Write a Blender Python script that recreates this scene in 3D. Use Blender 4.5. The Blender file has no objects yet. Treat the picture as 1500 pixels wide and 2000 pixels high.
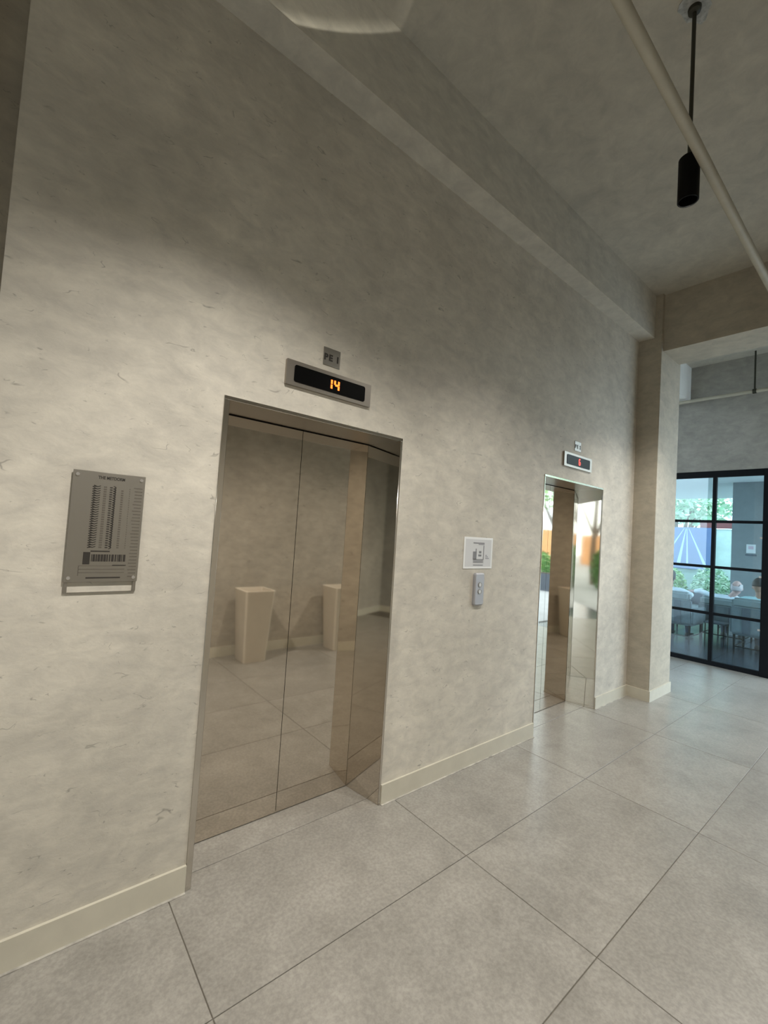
import bpy, bmesh, math, random
from mathutils import Vector, Matrix

# ------------------------------------------------------------------ camera, world, exposure
sc = bpy.context.scene
COL = sc.collection
sc.view_settings.view_transform = 'Standard'
sc.view_settings.look = 'None'
sc.view_settings.gamma = 1.0
sc.view_settings.use_curve_mapping = False
sc.view_settings.exposure = 0.0

cam_d = bpy.data.cameras.new('camera')
cam = bpy.data.objects.new('camera', cam_d)
COL.objects.link(cam)
RIGHT = Vector((0.7680073, -0.6371996, 0.0643537))
DOWN = Vector((0.0774576, -0.0073299, -0.9969687))
FWD = Vector((0.6357398, 0.7706639, 0.0437266))
m = Matrix.Identity(4)
for i in range(3):
    m[i][0] = RIGHT[i]
    m[i][1] = -DOWN[i]
    m[i][2] = -FWD[i]
m[0][3], m[1][3], m[2][3] = -0.66486, -1.98078, 1.58619
cam.matrix_world = m
cam_d.sensor_fit = 'HORIZONTAL'
cam_d.sensor_width = 36.0
cam_d.lens = 860.49 * 36.0 / 1500.0
cam_d.clip_start = 0.02
cam_d.clip_end = 300
sc.camera = cam

world = bpy.data.worlds.new('overcast_sky')
sc.world = world
world.use_nodes = True
bg = world.node_tree.nodes['Background']
bg.inputs[0].default_value = (0.72, 0.88, 1.0, 1)
bg.inputs[1].default_value = 5.0

LAMP_WATTS = 245.0
LAMP_COLOR = (1.0, 0.96, 0.895)

cy = sc.cycles
cy.use_denoising = True
try:
    cy.denoiser = 'OPENIMAGEDENOISE'
    cy.denoising_input_passes = 'RGB_ALBEDO_NORMAL'
except Exception:
    pass
cy.max_bounces = 8
cy.diffuse_bounces = 4
cy.glossy_bounces = 6
cy.use_adaptive_sampling = True
cy.adaptive_threshold = 0.03
cy.transparent_max_bounces = 16
cy.blur_glossy = 0.6
cy.sample_clamp_indirect = 8.0
cy.caustics_reflective = True

random.seed(7)

# ------------------------------------------------------------------ materials
def s2l(c):
    return tuple(((v / 255.0) / 12.92 if v / 255.0 <= 0.04045 else ((v / 255.0 + 0.055) / 1.055) ** 2.4) for v in c)

class NT:
    def __init__(self, name):
        self.m = bpy.data.materials.new(name)
        self.m.use_nodes = True
        self.t = self.m.node_tree
        self.b = self.t.nodes['Principled BSDF']
    def n(self, typ, **kw):
        nd = self.t.nodes.new(typ)
        for k, v in kw.items():
            setattr(nd, k, v)
        return nd
    def l(self, a, b):
        self.t.links.new(a, b)
    def coord(self, scale=(1, 1, 1), rnd=False):
        tc = self.n('ShaderNodeTexCoord')
        mp = self.n('ShaderNodeMapping')
        mp.inputs['Scale'].default_value = scale
        self.l(tc.outputs['Object'], mp.inputs['Vector'])
        if rnd:
            oi = self.n('ShaderNodeObjectInfo')
            mu = self.n('ShaderNodeMath', operation='MULTIPLY')
            mu.inputs[1].default_value = 60.0
            self.l(oi.outputs['Random'], mu.inputs[0])
            self.l(mu.outputs[0], mp.inputs['Location'])
        return mp.outputs['Vector']
    def noise(self, vec, scale, detail=3, rough=0.55, dist=0.0):
        nz = self.n('ShaderNodeTexNoise')
        nz.inputs['Scale'].default_value = scale
        nz.inputs['Detail'].default_value = detail
        nz.inputs['Roughness'].default_value = rough
        nz.inputs['Distortion'].default_value = dist
        self.l(vec, nz.inputs['Vector'])
        return nz.outputs['Fac']
    def ramp(self, fac, stops):
        r = self.n('ShaderNodeValToRGB')
        els = r.color_ramp.elements
        while len(els) < len(stops):
            els.new(0.5)
        for e, (p, c) in zip(els, stops):
            e.position = p
            e.color = (*c, 1) if len(c) == 3 else c
        self.l(fac, r.inputs['Fac'])
        return r.outputs['Color']
    def mix(self, fac, a, b, blend='MIX'):
        mx = self.n('ShaderNodeMix', data_type='RGBA', blend_type=blend)
        for sock, v in ((mx.inputs[0], fac), (mx.inputs[6], a), (mx.inputs[7], b)):
            if hasattr(v, 'links'):
                self.l(v, sock)
            else:
                sock.default_value = v if not isinstance(v, tuple) else (*v, 1)
        return mx.outputs[2]
    def bump(self, h, strength, dist=0.01):
        bp = self.n('ShaderNodeBump')
        bp.inputs['Strength'].default_value = strength
        bp.inputs['Distance'].default_value = dist
        self.l(h, bp.inputs['Height'])
        self.l(bp.outputs['Normal'], self.b.inputs['Normal'])

def plain(name, col, rough=0.5, metal=0.0, emit=None, estr=0.0, spec=0.5, var=0.0, vscale=8.0):
    t = NT(name)
    if var > 0:
        c = t.noise(t.coord(), vscale, 4, 0.6)
        lo = tuple(v * (1 - var) for v in col)
        hi = tuple(min(1, v * (1 + var)) for v in col)
        t.l(t.ramp(c, [(0.3, lo), (0.7, hi)]), t.b.inputs['Base Color'])
    else:
        t.b.inputs['Base Color'].default_value = (*col, 1)
    t.b.inputs['Roughness'].default_value = rough
    t.b.inputs['Metallic'].default_value = metal
    t.b.inputs['Specular IOR Level'].default_value = spec
    if emit:
        t.b.inputs['Emission Color'].default_value = (*emit, 1)
        t.b.inputs['Emission Strength'].default_value = estr
        t.m.cycles.emission_sampling = 'NONE'
    return t.m

def plaster(name, col, scratches=True, contrast=0.11):
    t = NT(name)
    v = t.coord()
    big = t.noise(v, 1.3, 5, 0.6, 0.8)
    fine = t.noise(t.coord((1.0, 1.0, 1.8)), 7.0, 6, 0.68, 0.4)
    lo = tuple(c * (1 - contrast * 1.5) for c in col)
    hi = tuple(min(1, c * (1 + contrast)) for c in col)
    c1 = t.ramp(big, [(0.28, lo), (0.72, hi)])
    g = t.ramp(fine, [(0.25, (0.78, 0.78, 0.79)), (0.75, (1.13, 1.125, 1.105))])
    c2 = t.mix(1.0, c1, g, 'MULTIPLY')
    if scratches:
        out = c2
        for sc_, off, m0, wd in ((3.2, 3.1, 0.60, 0.010), (7.5, 9.7, 0.60, 0.012)):
            tc = t.n('ShaderNodeTexCoord')
            mp = t.n('ShaderNodeMapping')
            mp.inputs['Scale'].default_value = (1.0, 1.0, 2.2)
            mp.inputs['Rotation'].default_value = (0, 0.25, 0)
            mp.inputs['Location'].default_value = (off, 0, off)
            t.l(tc.outputs['Object'], mp.inputs['Vector'])
            nz = t.noise(mp.outputs['Vector'], sc_, 3, 0.6, 0.6)
            sub = t.n('ShaderNodeMath', operation='SUBTRACT'); sub.inputs[1].default_value = 0.5
            t.l(nz, sub.inputs[0])
            ab = t.n('ShaderNodeMath', operation='ABSOLUTE'); t.l(sub.outputs[0], ab.inputs[0])
            lt = t.n('ShaderNodeMapRange'); lt.inputs[1].default_value = 0.0; lt.inputs[2].default_value = wd
            lt.inputs[3].default_value = 1.0; lt.inputs[4].default_value = 0.0
            t.l(ab.outputs[0], lt.inputs[0])
            mk = t.noise(mp.outputs['Vector'], sc_ * 2.3, 2, 0.5)
            mr = t.n('ShaderNodeMapRange'); mr.inputs[1].default_value = m0; mr.inputs[2].default_value = m0 + 0.06
            t.l(mk, mr.inputs[0])
            mu = t.n('ShaderNodeMath', operation='MULTIPLY')
            t.l(lt.outputs[0], mu.inputs[0]); t.l(mr.outputs[0], mu.inputs[1])
            m2 = t.n('ShaderNodeMath', operation='MULTIPLY'); m2.inputs[1].default_value = 0.8
            t.l(mu.outputs[0], m2.inputs[0])
            out = t.mix(m2.outputs[0], out, tuple(c * 0.45 for c in col))
        c2 = out
    t.l(c2, t.b.inputs['Base Color'])
    t.b.inputs['Roughness'].default_value = 0.72
    t.b.inputs['Specular IOR Level'].default_value = 0.3
    t.bump(t.noise(t.coord((1, 1, 1.6)), 16.0, 6, 0.62, 0.3), 0.14, 0.010)
    return t.m

def tile_mat(name, col):
    t = NT(name)
    v = t.coord(rnd=True)
    a = t.noise(v, 1.7, 5, 0.62, 0.5)
    d = t.noise(v, 7.0, 5, 0.65, 0.3)
    b = t.noise(v, 70.0, 3, 0.6)
    c1 = t.ramp(a, [(0.30, tuple(c * 0.86 for c in col)), (0.70, tuple(c * 1.10 for c in col))])
    c2 = t.mix(1.0, c1, t.ramp(d, [(0.30, (0.88, 0.875, 0.865)), (0.70, (1.10, 1.10, 1.10))]), 'MULTIPLY')
    g = t.ramp(b, [(0.35, (0.86, 0.86, 0.85)), (0.65, (1.09, 1.09, 1.08))])
    t.l(t.mix(1.0, c2, g, 'MULTIPLY'), t.b.inputs['Base Color'])
    t.b.inputs['Roughness'].default_value = 0.29
    t.b.inputs['Specular IOR Level'].default_value = 0.5
    return t.m

def steel(name, col, rough, brushed=0.0, scale=(1, 1, 60)):
    t = NT(name)
    t.b.inputs['Base Color'].default_value = (*col, 1)
    t.b.inputs['Metallic'].default_value = 1.0
    t.b.inputs['Roughness'].default_value = rough
    if brushed:
        nz = t.noise(t.coord(scale), 9.0, 3, 0.6)
        t.bump(nz, brushed, 0.002)
    return t.m

def glass_mat(name, tint, refl=1.0):
    t = NT(name)
    t.t.nodes.remove(t.b)
    out = t.t.nodes['Material Output']
    tr = t.n('ShaderNodeBsdfTransparent'); tr.inputs[0].default_value = (*tint, 1)
    gl = t.n('ShaderNodeBsdfGlossy'); gl.inputs['Roughness'].default_value = 0.0
    gl.inputs[0].default_value = (refl, refl, refl, 1)
    fr = t.n('ShaderNodeFresnel'); fr.inputs[0].default_value = 1.5
    mx = t.n('ShaderNodeMixShader')
    t.l(fr.outputs[0], mx.inputs[0]); t.l(tr.outputs[0], mx.inputs[1]); t.l(gl.outputs[0], mx.inputs[2])
    t.l(mx.outputs[0], out.inputs[0])
    return t.m

def leaf_mat(name, c1, c2):
    t = NT(name)
    geo = t.n('ShaderNodeNewGeometry')
    t.l(t.ramp(geo.outputs['Random Per Island'], [(0.0, c1), (1.0, c2)]), t.b.inputs['Base Color'])
    t.b.inputs['Roughness'].default_value = 0.55
    t.b.inputs['Transmission Weight'].default_value = 0.0
    t.b.inputs['Subsurface Weight'].default_value = 0.0
    return t.m

M = dict(
    wall=plaster('limewash_plaster', (0.62, 0.578, 0.50)),
    wall_opp=plaster('opposite_wall_plaster', (0.50, 0.455, 0.385)),
    wall_grey=plaster('grey_plaster', (0.37, 0.355, 0.32), False),
    pillar=plaster('beige_render', (0.50, 0.45, 0.365), False, 0.05),
    ceiling=plaster('ceiling_plaster', (0.53, 0.50, 0.43), False, 0.06),
    beam=plaster('beam_plaster', (0.62, 0.59, 0.52), False, 0.05),
    base=plain('skirting_tile', (0.60, 0.56, 0.46), 0.4, var=0.05),
    sealant=plain('pale_sealant', (0.46, 0.43, 0.38), 0.7, var=0.35, vscale=14),
    tile=tile_mat('porcelain_tile', (0.32, 0.301, 0.271)),
    grout=plain('grout', (0.17, 0.15, 0.12), 0.9, var=0.2, vscale=3),
    mirror=steel('mirror_steel', (0.71, 0.65, 0.57), 0.035),
    lining=steel('lining_steel', (0.36, 0.33, 0.29), 0.30),
    frame_steel=steel('frame_steel', (0.66, 0.63, 0.58), 0.16),
    brushed=steel('brushed_steel', (0.40, 0.365, 0.32), 0.38, 0.06, (60, 1, 1)),
    plate=steel('plate_steel', (0.37, 0.35, 0.315), 0.42, 0.05, (60, 1, 1)),
    bright_steel=steel('bright_steel', (0.72, 0.72, 0.74), 0.28),
    panel=plain('satin_panel', (0.40, 0.40, 0.42), 0.42, 0.35),
    dark=plain('dark_joint', (0.02, 0.018, 0.015), 0.6),
    black=plain('black_powder_coat', (0.004, 0.005, 0.007), 0.6, spec=0.15),
    lampblack=plain('lamp_black', (0.003, 0.003, 0.003), 0.5, spec=0.12),
    rod=plain('olive_rod', (0.03, 0.03, 0.018), 0.5),
    screen=plain('black_screen', (0.003, 0.003, 0.003), 0.3, spec=0.12),
    led_orange=plain('orange_led', (0.5, 0.1, 0.0), 0.5, emit=(1.0, 0.16, 0.02), estr=3.2),
    led_red=plain('red_led', (0.5, 0.02, 0.02), 0.5, emit=(1.0, 0.07, 0.05), estr=2.2),
    ink=plain('engraved_ink', (0.03, 0.025, 0.02), 0.6),
    ink_soft=plain('engraved_ink_soft', (0.11, 0.095, 0.075), 0.6),
    print_grey=plain('print_grey', (0.22, 0.22, 0.23), 0.8),
    paper=plain('paper', (0.62, 0.62, 0.62), 0.7),
    sleeve=plain('plastic_sleeve', (0.78, 0.78, 0.76), 0.3),
    pipe=plain('painted_pipe', (0.45, 0.42, 0.335), 0.5, var=0.08),
    planter=plain('cream_planter', (0.85, 0.76, 0.63), 0.45, var=0.03),
    soil=plain('soil', (0.06, 0.045, 0.03), 0.95, var=0.3, vscale=30),
    lens=plain('lamp_lens', (0.9, 0.9, 0.85), 0.4, emit=(1.0, 0.93, 0.8), estr=12.0),
    stain=plain('patched_plaster', (0.40, 0.41, 0.40), 0.8, var=0.35, vscale=40),
    glass=glass_mat('tinted_glass', (0.80, 0.92, 0.95)),
    white=plain('white_paint', (0.90, 0.91, 0.90), 0.6, var=0.03),
    concrete=plain('pale_concrete', (0.40, 0.41, 0.41), 0.8, var=0.12, vscale=1.5),
    deck=plain('dark_deck_tile', (0.05, 0.06, 0.075), 0.2, var=0.2, vscale=2),
    column_grey=plain('grey_render', (0.20, 0.22, 0.23), 0.8, var=0.05),
    column_white=plain('pale_render', (0.62, 0.62, 0.58), 0.8, var=0.05),
    orange=plain('orange_render', (0.72, 0.36, 0.15), 0.8, var=0.1, vscale=2),
    redbrown=plain('red_brown_cap', (0.20, 0.06, 0.06), 0.7),
    banner=plain('blue_grey_banner', (0.13, 0.19, 0.36), 0.6, var=0.12, vscale=1.2),
    banner_ray=plain('banner_light_ray', (0.42, 0.55, 0.75), 0.6),
    fence_pale=plain('pale_fence_panel', (0.55, 0.66, 0.62), 0.7, var=0.15, vscale=2),
    weave=plain('grey_upholstery', (0.15, 0.18, 0.20), 0.85, var=0.12, vscale=14),
    weave_dark=plain('dark_upholstery', (0.09, 0.105, 0.13), 0.85, var=0.1, vscale=14),
    cushion=plain('grey_cushion', (0.23, 0.27, 0.28), 0.9, var=0.05, vscale=10),
    leaf_a=leaf_mat('leaf_bright', (0.22, 0.42, 0.14), (0.62, 0.78, 0.45)),
    leaf_b=leaf_mat('leaf_pale', (0.25, 0.45, 0.27), (0.70, 0.82, 0.64)),
    leaf_c=leaf_mat('leaf_deep', (0.03, 0.12, 0.03), (0.20, 0.42, 0.10)),
    bark=plain('bark', (0.16, 0.11, 0.07), 0.9, var=0.3, vscale=20),
    grass=plain('lawn_ground', (0.30, 0.42, 0.22), 0.9, var=0.3, vscale=6),
    skin=plain('skin', (0.52, 0.33, 0.30), 0.55),
    skin_b=plain('skin_tan', (0.36, 0.20, 0.14), 0.55),
    hair=plain('dark_hair', (0.012, 0.012, 0.014), 0.6),
    hair_white=plain('white_hair', (0.50, 0.44, 0.45), 0.7),
    shirt_white=plain('white_shirt', (0.72, 0.77, 0.84), 0.85, var=0.04, vscale=12),
    shirt_teal=plain('pale_teal_shirt', (0.45, 0.66, 0.70), 0.85, var=0.05, vscale=12),
    trousers=plain('dark_trousers', (0.05, 0.06, 0.09), 0.85),
    shoe=plain('dark_shoe', (0.02, 0.02, 0.02), 0.5),
)

# ------------------------------------------------------------------ mesh helpers
def link(name, me, mat=None, parent=None):
    o = bpy.data.objects.new(name, me)
    COL.objects.link(o)
    if mat is not None and me is not None and not me.materials:
        me.materials.append(mat)
    if parent is not None:
        o.parent = parent
    return o

def from_bm(name, bm, mat, parent=None, smooth=False):
    bmesh.ops.recalc_face_normals(bm, faces=bm.faces[:])
    me = bpy.data.meshes.new(name)
    bm.to_mesh(me)
    bm.free()
    if smooth:
        me.polygons.foreach_set('use_smooth', [True] * len(me.polygons))
        try:
            me.set_sharp_from_angle(angle=math.radians(40))
        except Exception:
            pass
    return link(name, me, mat, parent)

def bm_box(bm, x0, x1, y0, y1, z0, z1):
    vs = [bm.verts.new(p) for p in ((x0, y0, z0), (x1, y0, z0), (x1, y1, z0), (x0, y1, z0),
                                    (x0, y0, z1), (x1, y0, z1), (x1, y1, z1), (x0, y1, z1))]
    for f in ((0, 1, 2, 3), (4, 5, 6, 7), (0, 1, 5, 4), (1, 2, 6, 5), (2, 3, 7, 6), (3, 0, 4, 7)):
        bm.faces.new([vs[i] for i in f])

def box(name, b, mat, parent=None, bevel=0.0, seg=2):
    bm = bmesh.new()
    bm_box(bm, *b)
    if bevel:
        bmesh.ops.recalc_face_normals(bm, faces=bm.faces[:])
        bmesh.ops.bevel(bm, geom=bm.edges[:], offset=bevel, segments=seg, affect='EDGES', profile=0.5)
    return from_bm(name, bm, mat, parent, bevel > 0)

def boxes(name, lst, mat, parent=None):
    bm = bmesh.new()
    for b in lst:
        bm_box(bm, *b)
    return from_bm(name, bm, mat, parent)

def bm_tube(bm, pts, radii, seg=16, caps=True):
    rings = []
    pts = [Vector(p) for p in pts]
    up = None
    for i, p in enumerate(pts):
        d = (pts[min(i + 1, len(pts) - 1)] - pts[max(i - 1, 0)]).normalized()
        if up is None:
            up = Vector((0, 0, 1)) if abs(d.z) < 0.9 else Vector((1, 0, 0))
        a = d.cross(up).normalized()
        b = a.cross(d).normalized()
        up = b
        r = radii[i] if hasattr(radii, '__len__') else radii
        rings.append([bm.verts.new(p + (a * math.cos(2 * math.pi * k / seg) + b * math.sin(2 * math.pi * k / seg)) * r) for k in range(seg)])
    for i in range(len(rings) - 1):
        for k in range(seg):
            bm.faces.new((rings[i][k], rings[i][(k + 1) % seg], rings[i + 1][(k + 1) % seg], rings[i + 1][k]))
    if caps:
        bm.faces.new(rings[0][::-1])
        bm.faces.new(rings[-1])

def tube(name, pts, radii, mat, parent=None, seg=16):
    bm = bmesh.new()
    bm_tube(bm, pts, radii, seg)
    return from_bm(name, bm, mat, parent, True)

def prism(name, outline, y0, y1, mat, parent=None):
    """outline in x,z extruded from y0 to y1"""
    bm = bmesh.new()
    a = [bm.verts.new((x, y0, z)) for x, z in outline]
    b = [bm.verts.new((x, y1, z)) for x, z in outline]
    bm.faces.new(a)
    bm.faces.new(b[::-1])
    n = len(a)
    for i in range(n):
        bm.faces.new((a[i], a[(i + 1) % n], b[(i + 1) % n], b[i]))
    return from_bm(name, bm, mat, parent)

def rrect(x0, x1, z0, z1, r, n=5):
    pts = []
    for cx, cz, a0 in ((x1 - r, z1 - r, 0), (x0 + r, z1 - r, 90), (x0 + r, z0 + r, 180), (x1 - r, z0 + r, 270)):
        for k in range(n + 1):
            a = math.radians(a0 + 90 * k / n)
            pts.append((cx + r * math.cos(a), cz + r * math.sin(a)))
    return pts

def text_mesh(name, txt, size, mat, parent, center, y, bold=0.0, width=None):
    cu = bpy.data.curves.new('lettering', 'FONT')
    cu.body = txt
    cu.size = size
    cu.align_x = 'CENTER'
    cu.align_y = 'CENTER'
    cu.extrude = 0.0006
    cu.offset = bold
    tmp = bpy.data.objects.new('lettering', cu)
    COL.objects.link(tmp)
    dg = bpy.context.evaluated_depsgraph_get()
    me = bpy.data.meshes.new_from_object(tmp.evaluated_get(dg))
    bpy.data.objects.remove(tmp)
    bpy.data.curves.remove(cu)
    xs = [v.co.x for v in me.vertices]
    k = width / (max(xs) - min(xs)) if width else 1.0
    for v in me.vertices:
        x, yy, zz = v.co
        v.co = (center[0] + x * k, y - zz, center[1] + yy)
    me.materials.clear()
    return link(name, me, mat, parent)

def empty(name, loc=(0, 0, 0)):
    o = bpy.data.objects.new(name, None)
    o.empty_display_size = 0.1
    COL.objects.link(o)
    o.location = loc
    return o

def tag(o, label=None, cat=None, group=None, kind=None):
    if label: o['label'] = label
    if cat: o['category'] = cat
    if group: o['group'] = group
    if kind: o['kind'] = kind
    return o

def struct(o, label=None):
    o['kind'] = 'structure'
    if label: o['label'] = label
    return o

# ------------------------------------------------------------------ dimensions
H = 2.15          # lift opening height
W = 1.0767        # lift opening width
S2 = 2.6767       # x of the second lift opening
DEEP = 0.258      # depth of the lift recess
SPL = 0.059       # inner edge of each jamb
ZC = 4.338        # ceiling
ZB = 3.8675       # underside of the wall beam
DB = 0.154        # projection of the wall beam
YF = -2.70        # opposite wall
XP = 4.49         # pillar side face
XG = 7.00         # glazed wall

# ------------------------------------------------------------------ floor
floor = struct(box('floor', (-4.6, XG + 0.05, -3.1, 1.7, -0.20, -0.004), M['grout']), 'grey beige porcelain tiled lobby floor')
TX, TY = 1.245, 0.646
X0, Y0 = -0.065, 0.085
def tile_mesh(w):
    bm = bmesh.new()
    bm_box(bm, 0.0018, w - 0.0018, 0.0018, TY - 0.0018, -0.02, 0.0)
    bmesh.ops.recalc_face_normals(bm, faces=bm.faces[:])
    top = [e for e in bm.edges if all(v.co.z > -0.001 for v in e.verts)]
    bmesh.ops.bevel(bm, geom=top, offset=0.0012, segments=1, affect='EDGES')
    me = bpy.data.meshes.new('floor_tile')
    bm.to_mesh(me)
    bm.free()
    me.materials.append(M['tile'])
    return me
me_tile = tile_mesh(TX)
me_cut = tile_mesh(XG + 0.05 - (X0 + 5 * TX))
for i in range(-3, 6):
    for j in range(-5, 3):
        x, y = X0 + i * TX, Y0 + j * TY
        if y < -3.2 or (y > 0.5 and x < 4.6):
            continue
        o = link('floor_tile', me_cut if i == 5 else me_tile, None, floor)
        o.location = (x, y, 0)

# ------------------------------------------------------------------ walls, ceiling, beams
WT = 0.42
wall_back = struct(boxes('wall_back', [
    (-4.3, -2.3, 0, WT, 2.6, ZC), (-2.3, -0.86, 0, WT, 0, ZC), (-0.86, -0.772, 0.10, WT, 0, ZC), (-0.772, 0, 0, WT, 0, ZC),  # unseen opening at the far left, added so daylight reaches the end wall
    (0, W, 0, WT, H, ZC), (W, S2, 0, WT, 0, ZC), (S2, S2 + W, 0, WT, H, ZC), (S2 + W, XP + 0.02, 0, WT, 0, ZC)],
    M['wall']), 'limewashed beige lobby wall around the two lifts')
struct(box('ceiling', (-4.6, XG + 0.3, -3.1, 1.75, ZC, ZC + 0.25), M['ceiling']), 'plain plastered lobby ceiling')
struct(box('beam_1', (-4.3, XP + 0.01, -DB, 0.002, ZB, ZC + 0.01), M['beam']), 'long plastered beam above the lifts')
struct(box('pillar', (XP, 5.085, -0.225, WT + 0.02, 0, ZC + 0.01), M['pillar'], None, 0.004, 1), 'square beige pillar beside the far lift')
struct(box('beam_2', (4.535, 5.035, -3.0, -0.22, 3.715, ZC + 0.01), M['pillar']), 'deep cross beam meeting the pillar')
struct(box('beam_3', (5.03, XG + 0.01, 0.20, 0.55, 3.835, ZC + 0.01), M['white']), 'short pale beam behind the pillar')
struct(boxes('wall_front', [(-4.3, 5.03, YF - 0.2, YF, 0, ZC)], M['wall_opp']), 'plain wall opposite the lifts')
struct(box('wall_left', (-4.6, -4.3, -3.1, WT, 0, ZC), M['wall_grey']), 'grey end wall of the corridor')
struct(box('wall_rear', (4.6, XG + 0.15, 1.55, 1.75, 0, ZC), M['wall_grey']), 'grey wall behind the pillar')
struct(box('wall_right', (XG - 0.04, XG + 0.16, -1.55, 1.60, 2.757, ZC + 0.01), M['wall_grey']), 'grey wall above the black glazing')
struct(box('beam_4', (5.03, XG + 0.3, -3.1, -2.75, 3.2, ZC + 0.01), M['white']), 'white beam over the open entrance')

BH, BT = 0.112, 0.012
struct(boxes('baseboard_back', [(-2.3, -0.86, -BT, 0, 0, BH), (-0.772, -0.001, -BT, 0.001, 0, BH),
        (W + 0.001, S2 - 0.001, -BT, 0.001, 0, BH), (S2 + W + 0.006, XP, -BT, 0.001, 0, BH)], M['base']), 'beige tile skirting along the lift wall')
struct(boxes('baseboard_pillar', [(XP - BT, XP + 0.001, -0.225 - BT, -BT, 0, BH), (XP, 5.085 + BT, -0.225 - BT, -0.2245, 0, BH)], M['base']), 'tile skirting around the pillar')
struct(box('baseboard_front', (-4.3, 5.03, YF - 0.001, YF + BT, 0, BH), M['base']), 'tile skirting along the opposite wall')
struct(box('baseboard_left', (-4.301, -4.3 + BT, -3.0, 0, 0, BH), M['base']), 'tile skirting along the end wall')
struct(boxes('trim_2', [(-0.772, -0.001, -BT - 0.010, -BT, 0, 0.004), (W + 0.001, S2 - 0.001, -BT - 0.010, -BT, 0, 0.004), (S2 + W + 0.006, XP - BT, -BT - 0.008, -BT, 0, 0.004)], M['sealant']), 'pale sealant bead along the skirting')
struct(box('trim_1', (5.0, XG + 1.6, -2.26, -2.20, -0.004, 0.004), M['dark']), 'dark threshold strip of the open entrance')

# ------------------------------------------------------------------ lift doors
def lift_door(name, x0, label, lip_l, lip_r=0.014, lip_t=0.018):
    root = struct(empty(name, (x0, 0, 0)), label)
    xm = W / 2 + 0.008
    pm = M['mirror']
    for a, b in ((SPL - 0.03, xm - 0.0016), (xm + 0.0016, W - SPL + 0.03)):
        o = box('door_panel', (a, b, DEEP, DEEP + 0.035, 0.005, H - lip_t - 0.006), pm, root)
        o['label'] = 'mirror polished steel sliding panel'
    box('door_back', (0.0, W, DEEP + 0.036, DEEP + 0.06, 0.0, H), M['dark'], root)
    for s in (0, 1):
        bm = bmesh.new()
        f = (lambda x: x) if s == 0 else (lambda x: W - x)
        lip = lip_l if s == 0 else lip_r
        pts = [(f(lip), 0.0), (f(SPL), DEEP - 0.0015), (f(0.002), DEEP - 0.0015), (f(0.002), 0.0)]
        lo = [bm.verts.new((x, y, 0.001)) for x, y in pts]
        hi = [bm.verts.new((x, y, H - 0.002)) for x, y in pts]
        bm.faces.new(lo); bm.faces.new(hi)
        for i in range(4):
            bm.faces.new((lo[i], lo[(i + 1) % 4], hi[(i + 1) % 4], hi[i]))
        from_bm('jamb', bm, pm, root)['label'] = 'splayed mirror steel jamb'
    bm = bmesh.new()
    pts = [(0.0, H - lip_t), (DEEP - 0.0015, H - lip_t), (DEEP - 0.0015, H - 0.003), (0.0, H - 0.003)]
    lo = [bm.verts.new((0.004, y, z)) for y, z in pts]
    hi = [bm.verts.new((W - 0.004, y, z)) for y, z in pts]
    bm.faces.new(lo); bm.faces.new(hi)
    for i in range(4):
        bm.faces.new((lo[i], lo[(i + 1) % 4], hi[(i + 1) % 4], hi[i]))
    from_bm('head_lining', bm, M['lining'], root)
    p = -0.005
    for b in ((0.0, lip_l, p, -0.0005, 0.0, H - lip_t), (W - lip_r, W, p, -0.0005, 0.0, H - lip_t), (0.0, W, p - 0.001, -0.0005, H - lip_t, H)):
        box('frame_edge', b, M['frame_steel'], root, 0.0015, 1)['label'] = 'thin steel edge of the opening'
    return root

lift_door('door_1', 0.0, 'mirror steel lift doors under the indicator reading 14', 0.026)
lift_door('door_2', S2, 'mirror steel lift doors beside the pillar', 0.010, 0.003)

# ------------------------------------------------------------------ floor indicators and name plates
SEGS = {'a': (0, 1, 1, 1), 'b': (1, 1, 1, .5), 'c': (1, .5, 1, 0), 'd': (0, 0, 1, 0), 'e': (0, .5, 0, 0), 'f': (0, 1, 0, .5), 'g': (0, .5, 1, .5)}
DIG = {'1': 'bc', '4': 'fgbc', '6': 'afgedc', '5': 'afgcd'}
def digit(name, ch, cx, cz, w, h, th, y, mat, parent):
    bm = bmesh.new()
    segs = DIG[ch]
    for s in segs:
        x0, z0, x1, z1 = SEGS[s]
        ax, az = cx + (x0 - .5) * w, cz + (z0 - .5) * h
        bx_, bz = cx + (x1 - .5) * w, cz + (z1 - .5) * h
        g = th * 0.18
        if abs(ax - bx_) > abs(az - bz):
            bm_box(bm, min(ax, bx_) + g, max(ax, bx_) - g, y, y + 0.001, az - th / 2, az + th / 2)
        else:
            bm_box(bm, ax - th / 2, ax + th / 2, y, y + 0.001, min(az, bz) + g, max(az, bz) - g)
    return from_bm(name, bm, mat, parent)

def indicator(x0, x1, z0, z1, text, mat, label):
    root = tag(empty('floor_indicator', ((x0 + x1) / 2, 0, z0)), label, 'indicator', 'lift floor indicators')
    ox, oz = root.location.x, root.location.z
    o = prism('faceplate', rrect(x0 - ox, x1 - ox, z0 - oz, z1 - oz, 0.003), -0.016, 0.0, M['brushed'], root)
    sx0, sx1, sz0, sz1 = x0 + 0.042 - ox, x1 - 0.042 - ox, z0 + 0.020 - oz, z1 - 0.020 - oz
    prism('screen', rrect(sx0, sx1, sz0, sz1, 0.012), -0.0185, -0.010, M['screen'], root)['label'] = 'black display window'
    cx = 0.012
    n = len(text)
    for k, ch in enumerate(text):
        dx = (k - (n - 1) / 2) * 0.038
        if ch == '1':
            dx += -0.006
        digit('lit_digit', ch, cx + dx, (sz0 + sz1) / 2, 0.024, 0.050, 0.0105, -0.0198, mat, root)['label'] = 'glowing digit ' + ch
    return root

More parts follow.
